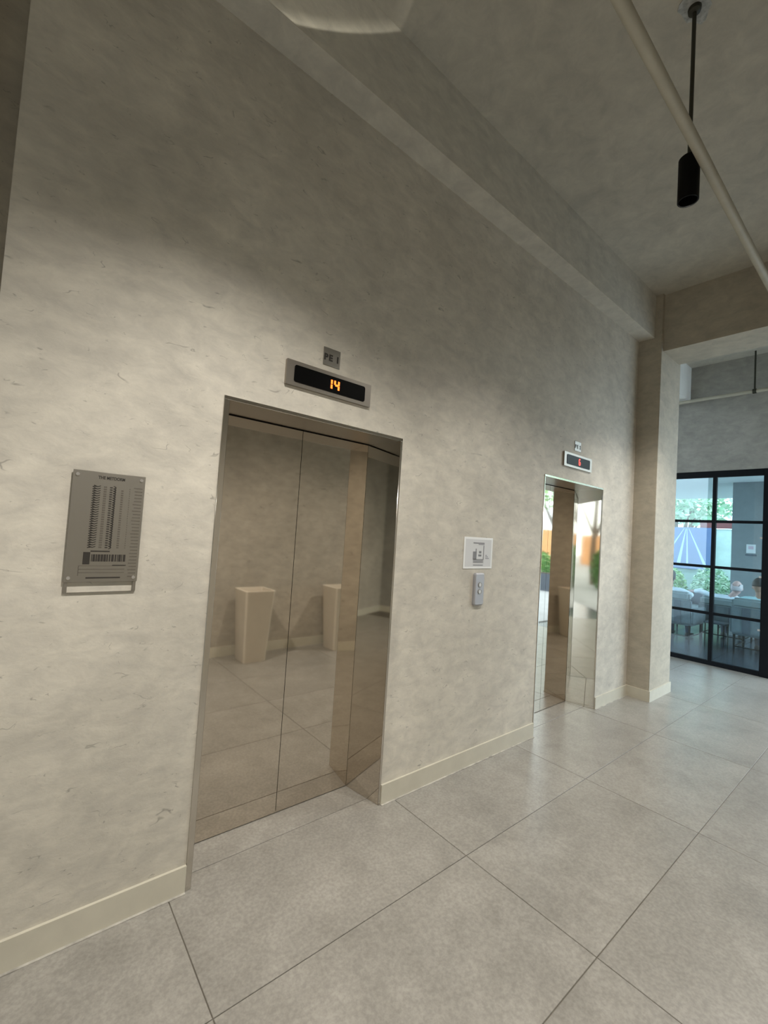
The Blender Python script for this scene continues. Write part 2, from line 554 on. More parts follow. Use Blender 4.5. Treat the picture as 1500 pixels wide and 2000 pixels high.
def name_plate(x0, x1, z0, z1, txt, label):
    root = tag(empty('lift_name_plate', ((x0 + x1) / 2, 0, z0)), label, 'plate', 'lift name plates')
    w, h = x1 - x0, z1 - z0
    box('plate', (-w / 2, w / 2, -0.005, 0, 0, h), M['plate'], root, 0.001, 1)
    for ch, dx in zip(txt.replace(' ', ''), (-0.36, -0.08, 0.34)):
        text_mesh('letter', ch, 0.045, M['ink'], root, (dx * w, h * 0.44), -0.0052, 0.0022)
    return root

indicator(0.283, 0.804, 2.276, 2.401, '14', M['led_orange'], 'steel floor indicator showing an orange 14 above a lift')
indicator(2.957, 3.466, 2.264, 2.391, '6', M['led_red'], 'steel floor indicator showing a red 6 near the pillar')
name_plate(0.491, 0.594, 2.436, 2.530, 'PE 1', 'small grey metal plate engraved PE 1 above the 14 indicator')
name_plate(3.150, 3.266, 2.427, 2.516, 'PE 2', 'small grey metal plate above the red 6 indicator')

# ------------------------------------------------------------------ building directory plaque
px0, px1, pz0, pz1 = -0.524, -0.286, 1.326, 1.741
pr_ = tag(empty('directory_plaque', ((px0 + px1) / 2, 0, pz0)), 'engraved steel building plaque with a tower drawing on the wall', 'sign')
pw, ph = px1 - px0, pz1 - pz0
box('plate', (-pw / 2, pw / 2, -0.011, -0.008, 0, ph), M['plate'], pr_, 0.001, 1)
for sx in (-1, 1):
    for zz in (0.016, ph - 0.016):
        tube('standoff', [(sx * (pw / 2 - 0.014), 0, zz), (sx * (pw / 2 - 0.014), -0.0145, zz)], 0.0062, M['bright_steel'], pr_, 12)
for sx in (-1, 1):
    box('bracket_leg', (sx * (pw / 2 - 0.008) - 0.0055, sx * (pw / 2 - 0.008) + 0.0055, -0.007, 0, -0.038, 0.012), M['plate'], pr_)
box('bracket_bar', (-pw / 2 + 0.005, pw / 2 - 0.005, -0.006, 0, -0.041, -0.038), M['plate'], pr_)
yp = -0.0112
text_mesh('heading', 'THE METDORM', 0.016, M['ink'], pr_, (0.004, ph - 0.021), yp, 0.0004, 0.088)
def bars(name, lst, mat):
    bm = bmesh.new()
    for x0, x1, z0, z1 in lst:
        bm_box(bm, x0, x1, yp - 0.0003, yp + 0.0004, z0, z1)
    return tag(from_bm(name, bm, mat, pr_), kind='stuff')
ztop, zlow = ph - 0.058, 0.128
nrow = 27
bm = bmesh.new()
def quad(bm, pts):
    bm.faces.new([bm.verts.new((x, yp - 0.0003, z)) for x, z in pts])
bm2 = bmesh.new()
for k in range(nrow):
    z = zlow + (ztop - zlow) * k / (nrow - 1)
    hh = 0.0042
    # dense zigzag column
    quad(bm, [(-0.052, z + hh), (-0.040, z), (-0.040, z + hh * 0.8), (-0.052, z + hh * 1.9)])
    quad(bm, [(-0.040, z), (-0.030, z + hh), (-0.030, z + hh * 1.8), (-0.040, z + hh * 0.8)])
    quad(bm, [(-0.056, z - hh * 0.3), (-0.044, z + hh * .3), (-0.044, z + hh * 1.2), (-0.056, z + hh * 0.6)])
    # dotted column
    quad(bm2, [(-0.020, z), (-0.010, z), (-0.010, z + 0.0055), (-0.020, z + 0.0055)])
    # balcony arcs
    for j in range(4):
        a0, a1 = math.radians(-60 + 30 * j), math.radians(-30 + 30 * j)
        cx, cz = 0.004, z + 0.003
        ro, ri = 0.0180, 0.0130
        quad(bm, [(cx + ro * math.cos(a0), cz + 0.45 * ro * math.sin(a0)), (cx + ro * math.cos(a1), cz + 0.45 * ro * math.sin(a1)),
                  (cx + ri * math.cos(a1), cz + 0.45 * ri * math.sin(a1)), (cx + ri * math.cos(a0), cz + 0.45 * ri * math.sin(a0))])
    quad(bm, [(0.000, z), (0.009, z), (0.009, z + 0.0045), (0.000, z + 0.0045)])
    if k < nrow - 1:
        quad(bm2, [(0.038, z), (0.046, z), (0.046, z + 0.0050), (0.038, z + 0.0050)])
    quad(bm2, [(0.066, z), (0.0685, z), (0.0685, z + 0.005), (0.066, z + 0.005)])
tag(from_bm('tower_drawing', bm, M['ink'], pr_), kind='stuff')
tag(from_bm('tower_drawing', bm2, M['ink_soft'], pr_), kind='stuff')
lst = [(0.086 - 0.006 * random.random(), 0.111, z, z + 0.0036) for z in [0.018 + 0.0128 * k for k in range(28)]]
bars('storey_list', lst, M['ink_soft'])
lst = [(-0.066, -0.044, 0.066, 0.112), (-0.044, 0.018, 0.113, 0.118)]
x = -0.040
while x < 0.066:
    w_ = random.choice((0.003, 0.005, 0.008))
    lst.append((x, x + w_, 0.077, 0.104))
    x += w_ + random.choice((0.0015, 0.003))
lst += [(0.030, 0.076, 0.061, 0.0645), (-0.052, 0.060, 0.013, 0.0185)]
bars('podium_drawing', lst, M['ink'])
bars('ruled_table', [(-0.078, 0.072, 0.047, 0.0495), (-0.078, 0.072, 0.034, 0.0365), (-0.078, 0.072, 0.060, 0.0615), (-0.078, -0.076, 0.024, 0.061)], M['ink_soft'])

# ------------------------------------------------------------------ notice and call panel
nx0, nx1, nz0, nz1 = 1.697, 2.016, 1.366, 1.586
no = tag(empty('printed_notice', ((nx0 + nx1) / 2, 0, nz0)), 'white printed notice in a plastic sleeve above the call buttons', 'notice')
nw, nh = nx1 - nx0, nz1 - nz0
box('sleeve', (-nw / 2, nw / 2, -0.004, 0, 0, nh), M['sleeve'], no, 0.001, 1)
box('sheet', (-nw / 2 + 0.016, nw / 2 - 0.016, -0.0046, -0.003, 0.014, nh - 0.014), M['paper'], no)
bm = bmesh.new()
yy = -0.0052
def nb(x0, x1, z0, z1):
    bm_box(bm, x0, x1, yy, yy + 0.0005, z0, z1)
nb(-0.062, 0.062, nh - 0.044, nh - 0.036)
nb(-0.005, 0.062, nh - 0.052, nh - 0.047)
nb(0.052, 0.060, 0.064, nh - 0.056)
nb(-0.062, -0.022, 0.064, 0.120)
nb(0.004, 0.030, 0.108, 0.124)
nb(-0.002, 0.032, 0.086, 0.100)
nb(-0.034, -0.024, 0.118, 0.140)
for k in range(5):
    nb(-0.058, 0.060 - 0.008 * (k % 2), 0.040 + 0.0058 * k, 0.0438 + 0.0058 * k)
nb(-0.055, 0.055, 0.022, 0.028)
for k in range(3):
    nb(0.078, 0.120 - 0.012 * k, 0.070 + 0.011 * k, 0.075 + 0.011 * k)
from_bm('print', bm, M['print_grey'], no)

cx0, cx1, cz0, cz1 = 1.816, 1.922, 1.108, 1.335
cp = tag(empty('lift_call_panel', ((cx0 + cx1) / 2, 0, cz0)), 'rounded steel lift call panel with two round buttons', 'panel')
cw, chh = cx1 - cx0, cz1 - cz0
bm = bmesh.new()
ol = rrect(-cw / 2, cw / 2, 0, chh, 0.018)
il = rrect(-cw / 2 + 0.008, cw / 2 - 0.008, 0.008, chh - 0.008, 0.014)
a = [bm.verts.new((x, 0, z)) for x, z in ol]
b = [bm.verts.new((x, -0.016, z)) for x, z in ol]
c = [bm.verts.new((x, -0.022, z)) for x, z in il]
n = len(a)
for i in range(n):
    j = (i + 1) % n
    bm.faces.new((a[i], a[j], b[j], b[i])); bm.faces.new((b[i], b[j], c[j], c[i]))
bm.faces.new(c); bm.faces.new(a[::-1])
from_bm('panel_body', bm, M['panel'], cp)
for k, zz in enumerate((0.098, 0.146)):
    bt = tube('call_button', [(0, -0.021, zz), (0, -0.0255, zz)], [0.0135, 0.0125], M['paper'], cp, 24)
    bm = bmesh.new()
    for i in range(24):
        a0, a1 = 2 * math.pi * i / 24, 2 * math.pi * (i + 1) / 24
        for (r0, y0), (r1, y1) in (((0.0138, -0.0215), (0.0138, -0.0265)), ((0.0138, -0.0265), (0.0185, -0.0265)), ((0.0185, -0.0265), (0.0185, -0.0215))):
            bm.faces.new([bm.verts.new((r * math.cos(q), y, zz + r * math.sin(q))) for r, y, q in ((r0, y0, a0), (r0, y0, a1), (r1, y1, a1), (r1, y1, a0))])
    bmesh.ops.remove_doubles(bm, verts=bm.verts[:], dist=1e-5)
    from_bm('button_ring', bm, M['plate'], bt, True)

# ------------------------------------------------------------------ pendant spotlights
def pendant(x, y, lit, label, watts=LAMP_WATTS, angle=136, blend=1.0, rec=0.05):
    root = tag(empty('pendant_spotlight', (x, y, ZC)), label, 'pendant', 'black cylinder pendants')
    zt, zb = 3.545 - ZC, 3.320 - ZC
    # housing: open-bottomed cylinder
    bm = bmesh.new()
    seg, r = 32, 0.046
    prof = [(0.010, zt), (r - 0.006, zt), (r, zt - 0.006), (r, zb + 0.002), (r - 0.002, zb), (r - 0.006, zb), (r - 0.006, zb + rec), (0.0, zb + rec)]
    rings = []
    for pr2, z in prof:
        if pr2 == 0.0:
            rings.append([bm.verts.new((0, 0, z))])
        else:
            rings.append([bm.verts.new((pr2 * math.cos(2 * math.pi * k / seg), pr2 * math.sin(2 * math.pi * k / seg), z)) for k in range(seg)])
    for i in range(len(rings) - 1):
        A, B = rings[i], rings[i + 1]
        for k in range(seg):
            if len(B) == 1:
                bm.faces.new((A[k], A[(k + 1) % seg], B[0]))
            else:
                bm.faces.new((A[k], A[(k + 1) % seg], B[(k + 1) % seg], B[k]))
    from_bm('housing', bm, M['lampblack'], root, True)
    tube('rod', [(0, 0, 0.0), (0, 0, zt - 0.002)], 0.0095, M['rod'], root, 12)
    tube('canopy', [(0, 0, 0), (0, 0, -0.022), (0, 0, -0.030)], [0.030, 0.028, 0.012], M['rod'], root, 20)
    bm = bmesh.new()
    rr = random.Random(int(x * 10) + 5)
    vs = [bm.verts.new((0.085 * (0.75 + 0.5 * rr.random()) * math.cos(a_ * math.pi / 9), 0.060 * (0.75 + 0.5 * rr.random()) * math.sin(a_ * math.pi / 9), -0.001)) for a_ in range(18)]
    bm.faces.new(vs)
    ex = bmesh.ops.extrude_face_region(bm, geom=bm.faces[:])
    bmesh.ops.translate(bm, verts=[v for v in ex['geom'] if isinstance(v, bmesh.types.BMVert)], vec=(0, 0, -0.003))
    from_bm('ceiling_patch', bm, M['stain'], root)['label'] = 'rough grey plaster patch around the fixing'
    tube('lens', [(0, 0, zb + rec - 0.005), (0, 0, zb + rec - 0.001)], 0.037, M['lens'] if lit and rec < 0.1 else M['screen'], root, 24)
    if lit:
        ld = bpy.data.lights.new('pendant_beam', 'SPOT')
        ld.energy = watts
        ld.color = LAMP_COLOR
        ld.spot_size = math.radians(angle)
        ld.spot_blend = blend
        ld.shadow_soft_size = 0.032
        lo = bpy.data.objects.new('pendant_beam', ld)
        COL.objects.link(lo)
        lo.parent = root
        lo.location = (0, 0, zb - 0.004)
    return root

pendant(1.7705, -1.2436, True, 'black cylinder pendant hanging past the pale pipe', 105.0, rec=0.12)
near_pendant = pendant(0.0, -1.2436, True, 'lit black cylinder pendant over the lift with the 14 indicator')
pendant(3.97, -1.2436, True, 'lit black cylinder pendant close to the cross beam', 190.0)
pendant(-2.25, -1.2436, True, 'unseen black pendant added in the corridor to brighten the left wall', 120.0)  # out of view, added for more light on the lower left wall

# added spot, no real fitting: draws a bright arc on the beam and ceiling
def add_arc_light(root, zl):
    o = Vector((root.location.x + 0.02, root.location.y + 0.03, zl))
    u = [(Vector(p) - o).normalized() for p in ((0.22, -0.154, 3.917), (0.441, -0.154, 4.07), (0.742, -0.202, 4.338))]
    ax = (u[1] - u[0]).cross(u[2] - u[1]).normalized()
    if ax.z < 0:
        ax = -ax
    tube('added_rod_collar', [(0, 0, zl - 0.03 - ZC), (0, 0, zl + 0.03 - ZC)], 0.014, M['rod'], root, 12)  # made-up collar on the rod, put beside the added spot
    half = math.acos(ax.dot(u[1]))
    ld = bpy.data.lights.new('added_arc_spot', 'SPOT')
    ld.energy = 7.0
    ld.color = (1.0, 0.95, 0.80)
    ld.spot_size = 2 * half
    ld.spot_blend = 0.02
    ld.shadow_soft_size = 0.004
    ld.use_nodes = True
    nt = ld.node_tree
    em = nt.nodes['Emission']
    tcn = nt.nodes.new('ShaderNodeTexCoord')
    sx = nt.nodes.new('ShaderNodeSeparateXYZ')
    nt.links.new(tcn.outputs['Normal'], sx.inputs[0])
    ab = nt.nodes.new('ShaderNodeMath'); ab.operation = 'ABSOLUTE'
    nt.links.new(sx.outputs['Z'], ab.inputs[0])
    mr = nt.nodes.new('ShaderNodeMapRange')
    mr.interpolation_type = 'SMOOTHSTEP'
    mr.inputs[1].default_value = math.cos(half)
    mr.inputs[2].default_value = math.cos(half - math.radians(4.0))
    mr.inputs[3].default_value = 2.6
    mr.inputs[4].default_value = 0.5
    nt.links.new(ab.outputs[0], mr.inputs[0])
    lo = bpy.data.objects.new('added_arc_spot', ld)
    COL.objects.link(lo)
    lo.parent = root
    lo.location = (0.02, 0.03, zl - ZC)
    q = (-ax).to_track_quat('Z', 'Y')
    lo.rotation_euler = q.to_euler()
    # made-up cutoff of the added spot: nothing is emitted below the lower front edge of the beam
    nrm = Vector((1, 0, 0)).cross(Vector((o.x, -DB, ZB + 0.004)) - o).normalized()
    nl = q.inverted() @ nrm
    sg_ = nt.nodes.new('ShaderNodeMath'); sg_.operation = 'SIGN'
    nt.links.new(sx.outputs['Z'], sg_.inputs[0])
    dt = nt.nodes.new('ShaderNodeVectorMath'); dt.operation = 'DOT_PRODUCT'
    nt.links.new(tcn.outputs['Normal'], dt.inputs[0])
    dt.inputs[1].default_value = tuple(-nl)
    m1 = nt.nodes.new('ShaderNodeMath'); m1.operation = 'MULTIPLY'
    nt.links.new(dt.outputs['Value'], m1.inputs[0]); nt.links.new(sg_.outputs[0], m1.inputs[1])
    gt = nt.nodes.new('ShaderNodeMath'); gt.operation = 'GREATER_THAN'
    gt.inputs[1].default_value = 0.0
    nt.links.new(m1.outputs[0], gt.inputs[0])
    m2_ = nt.nodes.new('ShaderNodeMath'); m2_.operation = 'MULTIPLY'
    nt.links.new(gt.outputs[0], m2_.inputs[0]); nt.links.new(mr.outputs[0], m2_.inputs[1])
    nt.links.new(m2_.outputs[0], em.inputs['Strength'])
add_arc_light(near_pendant, 3.97)

# ------------------------------------------------------------------ sprinkler pipes
sp = tag(empty('sprinkler_pipe', (0, -1.322, 3.45)), 'pale painted pipe running below the lobby ceiling past the pendant', 'pipe')
tube('pipe_run', [(-4.3, 0, 0), (XG - 0.04, 0, 0)], 0.023, M['pipe'], sp, 20)
for xx in (-1.6, -0.2, 4.2, 5.9):
    tube('hanger_rod', [(xx, 0, 0.02), (xx, 0, ZC - 3.45)], 0.006, M['rod'], sp, 8)
    tube('hanger_clip', [(xx - 0.015, 0, 0), (xx + 0.015, 0, 0)], 0.029, M['rod'], sp, 16)
sp2 = tag(empty('sprinkler_pipe', (6.80, -0.6, 3.785)), 'thin pale pipe with a black hanger rod above the glazing', 'pipe')
tube('pipe_run', [(0, -2.1, 0), (0, 2.15, 0)], 0.024, M['pipe'], sp2, 16)
tube('hanger_rod', [(0, 0.02, 0.02), (0, 0.02, ZC - 3.785)], 0.010, M['rod'], sp2, 8)
tube('hanger_clip', [(0, 0.0, 0), (0, 0.04, 0)], 0.032, M['rod'], sp2, 16)

# ------------------------------------------------------------------ planters (seen in the lift door)
def planter(x, y, label):
    root = tag(empty('tall_planter', (x, y, 0)), label, 'planter', 'cream planters opposite the lifts')
    bm = bmesh.new()
    def ring(h, z):
        pts = rrect(-h, h, -h, h, min(0.03, h * 0.2), 4)
        return [bm.verts.new((px, py, z)) for px, py in pts]
    prof = [(0.128, 0.0), (0.133, 0.006), (0.176, 0.80), (0.180, 0.805), (0.180, 0.815), (0.160, 0.815), (0.154, 0.70)]
    rs = [ring(h, z) for h, z in prof]
    for A, B in zip(rs, rs[1:]):
        n_ = len(A)
        for k in range(n_):
            bm.faces.new((A[k], A[(k + 1) % n_], B[(k + 1) % n_], B[k]))
    bm.faces.new(rs[0][::-1])
    from_bm('pot', bm, M['planter'], root, True)
    box('soil', (-0.150, 0.150, -0.150, 0.150, 0.66, 0.705), M['soil'], root)
    return root
planter(1.525, -2.43, 'tall cream tapered planter mirrored in the middle of the lift door')
planter(2.725, -2.43, 'tall cream tapered planter mirrored at the edge of the lift door')

# ------------------------------------------------------------------ black glazed partition
gz = struct(empty('window_1', (XG, 0, 0)), 'black steel framed glazed wall onto the terrace')
g_t, g_b = 2.757, 0.0
YL, YR = 1.55, -0.80
fd = 0.03
for z0, z1 in ((2.668, 2.757), (0.0, 0.062)):
    box('rail', (-fd, fd, YR, YL, z0, z1), M['black'], gz, 0.002, 1)
ymull = [(1.02, 0.045), (0.445, 0.045), (-0.130, 0.045)]
for yc, ww in ymull:
    box('mullion', (-fd, fd, yc - ww / 2, yc + ww / 2, 0.062, 2.668), M['black'], gz, 0.002, 1)
box('stile', (-fd - 0.01, fd + 0.01, -0.86, -0.672, 0.0, 2.757), M['black'], gz, 0.003, 1)
cells = [(1.0425, YL), (0.4675, 0.9975), (-0.1075, 0.4225), (-0.672, -0.1525)]
zm = [2.031, 1.381, 0.722]
for (a0, a1) in cells:
    for z in zm:
        box('muntin', (-0.02, 0.02, a0, a1, z - 0.019, z + 0.019), M['black'], gz)
    zs = [0.062] + sorted(zm) + [2.668]
    for k in range(4):
        lo_, hi_ = zs[k] + (0.019 if k else 0), zs[k + 1] - (0.019 if k < 3 else 0)
        box('glass_pane', (-0.004, 0.004, a0, a1, lo_, hi_), M['glass'], gz)
for z in (1.82, 1.30, 0.60):
    box('patch_fitting', (-0.030, -0.020, -0.675, -0.645, z - 0.012, z + 0.012), M['bright_steel'], gz)

# ------------------------------------------------------------------ terrace
struct(box('ground', (-40, 70, -60, 50, -0.5, -0.22), M['concrete']), 'pale paved ground outside')
ter = struct(box('terrace_floor', (XG + 0.05, 13.6, -2.26, 6.5, -0.22, -0.014), M['dark']), 'dark glossy terrace floor')
me = None
for i in range(11):
    for j in range(8):
        x0_, y0_ = XG + 0.06 + i * 0.58, -2.26 + j * 1.1
        if me is None:
            o = box('deck_tile', (0.003, 0.577, 0.003, 1.097, -0.012, 0.0), M['deck'], ter)
            me = o.data
        else:
            o = link('deck_tile', me, None, ter)
        o.location = (x0_, y0_, -0.002)
struct(box('forecourt_pavement', (4.0, 45, -34, -2.27, -0.22, -0.003), M['concrete']), 'bright paved forecourt')
struct(box('terrace_ceiling', (XG + 0.16, 13.3, -1.6, 6.5, 3.0, 3.22), M['white']), 'white terrace ceiling')
tc_ = struct(box('terrace_column', (10.2, 10.75, -0.30, 0.352, -0.01, 3.0), M['column_grey']), 'grey square terrace column')
sg = tag(empty('column_notice', (10.197, 0.046, 1.62)), 'small white sheet fixed to the grey terrace column', 'notice')
box('sheet', (-0.006, 0, -0.071, 0.071, 0, 0.168), M['paper'], sg)
box('print', (-0.007, -0.005, -0.040, 0.040, 0.075, 0.135), plain('pink_print', (0.55, 0.40, 0.46), 0.8), sg)
box('nameplate', (-0.008, 0, -0.085, 0.085, -0.052, -0.022), M['weave_dark'], sg)

# armchairs ---------------------------------------------------------
def armchair(x, y, rz, label, w=0.78, hb=0.86, mat='weave', top=True):
    root = tag(empty('lounge_armchair', (x, y, -0.002)), label, 'armchair', 'grey terrace armchairs')
    root.rotation_euler = (0, 0, rz)
    # local: faces +x, back plane near x=0
    h = w / 2
    fm = M[mat]
    box('seat_base', (0.06, 0.74, -h + 0.04, h - 0.04, 0.30, 0.36), fm, root, 0.012)
    bm = bmesh.new()
    bm_box(bm, 0.0, 0.085, -h + 0.03, h - 0.03, 0.335, hb - 0.13)
    bmesh.ops.recalc_face_normals(bm, faces=bm.faces[:])
    bmesh.ops.bevel(bm, geom=bm.edges[:], offset=0.018, segments=2, affect='EDGES')
    for v in bm.verts:
        v.co.x -= (v.co.z - 0.33) * 0.12
    from_bm('back_shell', bm, fm, root, True)
    for s in (-1, 1):
        bm = bmesh.new()
        bm_box(bm, -0.012, 0.0, s * (h * 0.42) - 0.05, s * (h * 0.42) + 0.05, 0.345, hb - 0.15)
        for v in bm.verts:
            v.co.x -= (v.co.z - 0.33) * 0.12
        from_bm('back_panel', bm, M['weave_dark'], root)
        box('arm_panel', (0.04, 0.72, s * (h - 0.04) - 0.035, s * (h - 0.04) + 0.035, 0.34, 0.60), fm, root, 0.02)
        for xx in (0.06, 0.68):
            tube('leg', [(xx, s * (h - 0.07), 0.0), (xx, s * (h - 0.07), 0.31)], [0.014, 0.018], M['black'], root, 10)
        tube('side_stretcher', [(0.06, s * (h - 0.07), 0.12), (0.68, s * (h - 0.07), 0.12)], 0.009, M['black'], root, 8)
    tube('stretcher', [(0.06, -h + 0.07, 0.12), (0.06, h - 0.07, 0.12)], 0.009, M['black'], root, 8)
    box('seat_cushion', (0.10, 0.74, -h + 0.08, h - 0.08, 0.362, 0.46), M['cushion'], root, 0.035, 3)
    if top:
        bm = bmesh.new()
        bm_box(bm, -0.02, 0.13, -h + 0.05, h - 0.05, hb - 0.15, hb)
        bmesh.ops.recalc_face_normals(bm, faces=bm.faces[:])
        bmesh.ops.bevel(bm, geom=bm.edges[:], offset=0.035, segments=3, affect='EDGES')
        for v in bm.verts:
            v.co.x -= (v.co.z - 0.33) * 0.12
        from_bm('head_cushion', bm, M['cushion'], root, True)
    return root

armchair(8.25, 0.82, 0.0, 'grey armchair seen from behind beside the beige pillar', 0.80, 0.88)
armchair(9.06, 0.22, 0.0, 'grey armchair with the bald person seated in it', 0.74, 0.79)
armchair(8.22, -0.46, 0.0, 'grey armchair seen from behind next to the thick black stile', 0.80, 0.90)
armchair(10.78, 0.85, math.pi, 'dark armchair facing the lobby across the terrace', 0.84, 0.86, 'weave_dark', False)

st = tag(empty('low_side_table', (8.66, 0.19, -0.002)), 'low dark side table between the terrace armchairs', 'table')
box('table_top', (-0.15, 0.15, -0.15, 0.15, 0.38, 0.405), M['weave_dark'], st, 0.004, 1)
for sx in (-1, 1):
    for sy in (-1, 1):
        tube('leg', [(sx * 0.13, sy * 0.13, 0.0), (sx * 0.13, sy * 0.13, 0.385)], 0.008, M['black'], st, 8)

# people -------------------------------------------------------------
def capsule(bm, a, b, ra, rb, seg=12):
    a, b = Vector(a), Vector(b)
    d = (b - a)
    L = max(d.length, 1e-4)
    d.normalize()
    pts, rad = [], []
    for k in range(4):
        t = math.radians(10 + 80 * k / 3)
        pts.append(a - d * ra * math.cos(t)); rad.append(ra * math.sin(t))
    for k in range(1, 4):
        t = math.radians(90 - 80 * k / 3)
        if k == 1:
            pts.append(b); rad.append(rb)
        pts.append(b + d * rb * math.cos(t)); rad.append(rb * math.sin(t))
    bm_tube(bm, pts, rad, seg)

def ellipsoid(bm, c, r):
    mt = Matrix.Translation(Vector(c)) @ Matrix.Diagonal((r[0], r[1], r[2], 1))
    bmesh.ops.create_uvsphere(bm, u_segments=20, v_segments=14, radius=1.0, matrix=mt)

def person(x, y, z, rz, label, joints, mats, hair_fn, lean=0.0):
    """seated figure facing +x in local space; joints is a list of (kind, a, b, ra, rb)"""
    root = empty('person', (x, y, z))
    root.rotation_euler = (0, 0, rz)
    tag(root, label, 'person')
    bm = bmesh.new()
    for kd, a, b, ra, rb in joints:
        if kd.startswith('e_'):
            ellipsoid(bm, a, b)
        else:
            capsule(bm, a, b, ra, rb)
    me = bpy.data.meshes.new('body')
    bm.to_mesh(me); bm.free()
    tmp = bpy.data.objects.new('body_tmp', me)
    COL.objects.link(tmp)
    md = tmp.modifiers.new('remesh', 'REMESH')
    md.mode = 'VOXEL'
    md.voxel_size = 0.011
    sm = tmp.modifiers.new('smooth', 'SMOOTH')
    sm.factor = 0.5
    sm.iterations = 3
    dg = bpy.context.evaluated_depsgraph_get()
    me2 = bpy.data.meshes.new_from_object(tmp.evaluated_get(dg))
    bpy.data.objects.remove(tmp)
    names = ['skin', 'shirt', 'trousers', 'shoe']
    me2.materials.clear()
    for k in names:
        me2.materials.append(mats[k])
    segs = []
    for kd, a, b, ra, rb in joints:
        if kd.startswith('e_'):
            segs.append((names.index(kd[2:]), Vector(a), None, b, 0))
        else:
            segs.append((names.index(kd), Vector(a), Vector(b), ra, rb))
    for p in me2.polygons:
        c = p.center
        best, bi = 1e9, 0
        for mi, a, b, ra, rb in segs:
            if b is None:
                dv = c - a
                q = math.sqrt((dv.x / ra[0]) ** 2 + (dv.y / ra[1]) ** 2 + (dv.z / ra[2]) ** 2)
                q = (q - 1) * min(ra)
            else:
                ab = b - a
                t = max(0, min(1, (c - a).dot(ab) / max(ab.length_squared, 1e-9)))
                q = (c - (a + ab * t)).length - (ra + (rb - ra) * t)
            if q < best:
                best, bi = q, mi
        p.material_index = bi
        p.use_smooth = True
    link('body', me2, None, root)
    hair_fn(root)
    return root

def seated(head_off=(0.02, 0.0), head_z=1.08, shoulder_z=0.87, arm_l=None, arm_r=None, sw=0.19, lean=-0.06):
    """pelvis at x=0.20,z=0.56 over a seat at 0.46"""
    px = 0.24
    cx = px + lean
    hx, hy = cx + head_off[0], head_off[1]
    J = []
    J.append(('e_trousers', (px, 0, 0.56), (0.14, 0.175, 0.11), 0, 0))
    J.append(('shirt', (px - 0.01, 0, 0.60), (cx, 0, shoulder_z - 0.12), 0.125, 0.135))
    J.append(('e_shirt', (cx + 0.01, 0, shoulder_z - 0.13), (0.115, 0.175, 0.16), 0, 0))
    J.append(('shirt', (cx, -sw + 0.04, shoulder_z - 0.03), (cx, sw - 0.04, shoulder_z - 0.03), 0.062, 0.062))
    J.append(('skin', (cx, hy * 0.5, shoulder_z), (hx, hy, head_z - 0.06), 0.052, 0.050))
    hz = head_z
    J.append(('e_skin', (hx, hy, hz + 0.015), (0.098, 0.077, 0.112), 0, 0))          # skull
    J.append(('e_skin', (hx + 0.035, hy, hz - 0.055), (0.058, 0.052, 0.062), 0, 0))   # jaw
    J.append(('skin', (hx + 0.092, hy, hz - 0.004), (hx + 0.106, hy, hz - 0.028), 0.010, 0.014))  # nose
    J.append(('skin', (hx + 0.080, hy - 0.02, hz - 0.060), (hx + 0.080, hy + 0.02, hz - 0.060), 0.012, 0.012))  # mouth
    for s in (-1, 1):
        J.append(('e_skin', (hx - 0.005, hy + s * 0.080, hz - 0.012), (0.020, 0.012, 0.032), 0, 0))  # ears
        # legs
        J.append(('trousers', (px, s * 0.09, 0.55), (px + 0.44, s * 0.13, 0.53), 0.088, 0.062))
        J.append(('trousers', (px + 0.44, s * 0.13, 0.53), (px + 0.50, s * 0.13, 0.11), 0.060, 0.042))
        J.append(('shoe', (px + 0.48, s * 0.13, 0.050), (px + 0.66, s * 0.15, 0.040), 0.046, 0.036))
        arm = arm_l if s > 0 else arm_r
        sh = (cx, s * sw, shoulder_z - 0.03)
        el, wr = arm
        J.append(('shirt', sh, el, 0.056, 0.045))
        J.append(('shirt', el, tuple(Vector(el).lerp(Vector(wr), 0.35)), 0.046, 0.042))
        J.append(('skin', tuple(Vector(el).lerp(Vector(wr), 0.30)), wr, 0.038, 0.027))
        d = (Vector(wr) - Vector(el)).normalized()
        side = d.cross(Vector((0, 0, 1))).normalized()
        palm = Vector(wr) + d * 0.055
        J.append(('skin', tuple(Vector(wr) + side * 0.010), tuple(palm + side * 0.016), 0.022, 0.020))
        J.append(('skin', tuple(Vector(wr) - side * 0.010), tuple(palm - side * 0.016), 0.022, 0.020))
        for q, ln in zip((-0.030, -0.010, 0.010, 0.030), (0.055, 0.068, 0.072, 0.062)):
            k0 = palm + side * q + d * 0.012
            k1 = k0 + d * ln * 0.55 + Vector((0, 0, -0.006))
            k2 = k1 + d * ln * 0.45 + Vector((0, 0, -0.018))
            J.append(('skin', tuple(k0), tuple(k1), 0.0095, 0.009))
            J.append(('skin', tuple(k1), tuple(k2), 0.009, 0.008))
        t0 = Vector(wr) + d * 0.02 + side * (s * 0.022)
        J.append(('skin', tuple(t0), tuple(t0 + d * 0.035 + side * (s * 0.026)), 0.011, 0.009))
    return J, (hx, hy, hz)

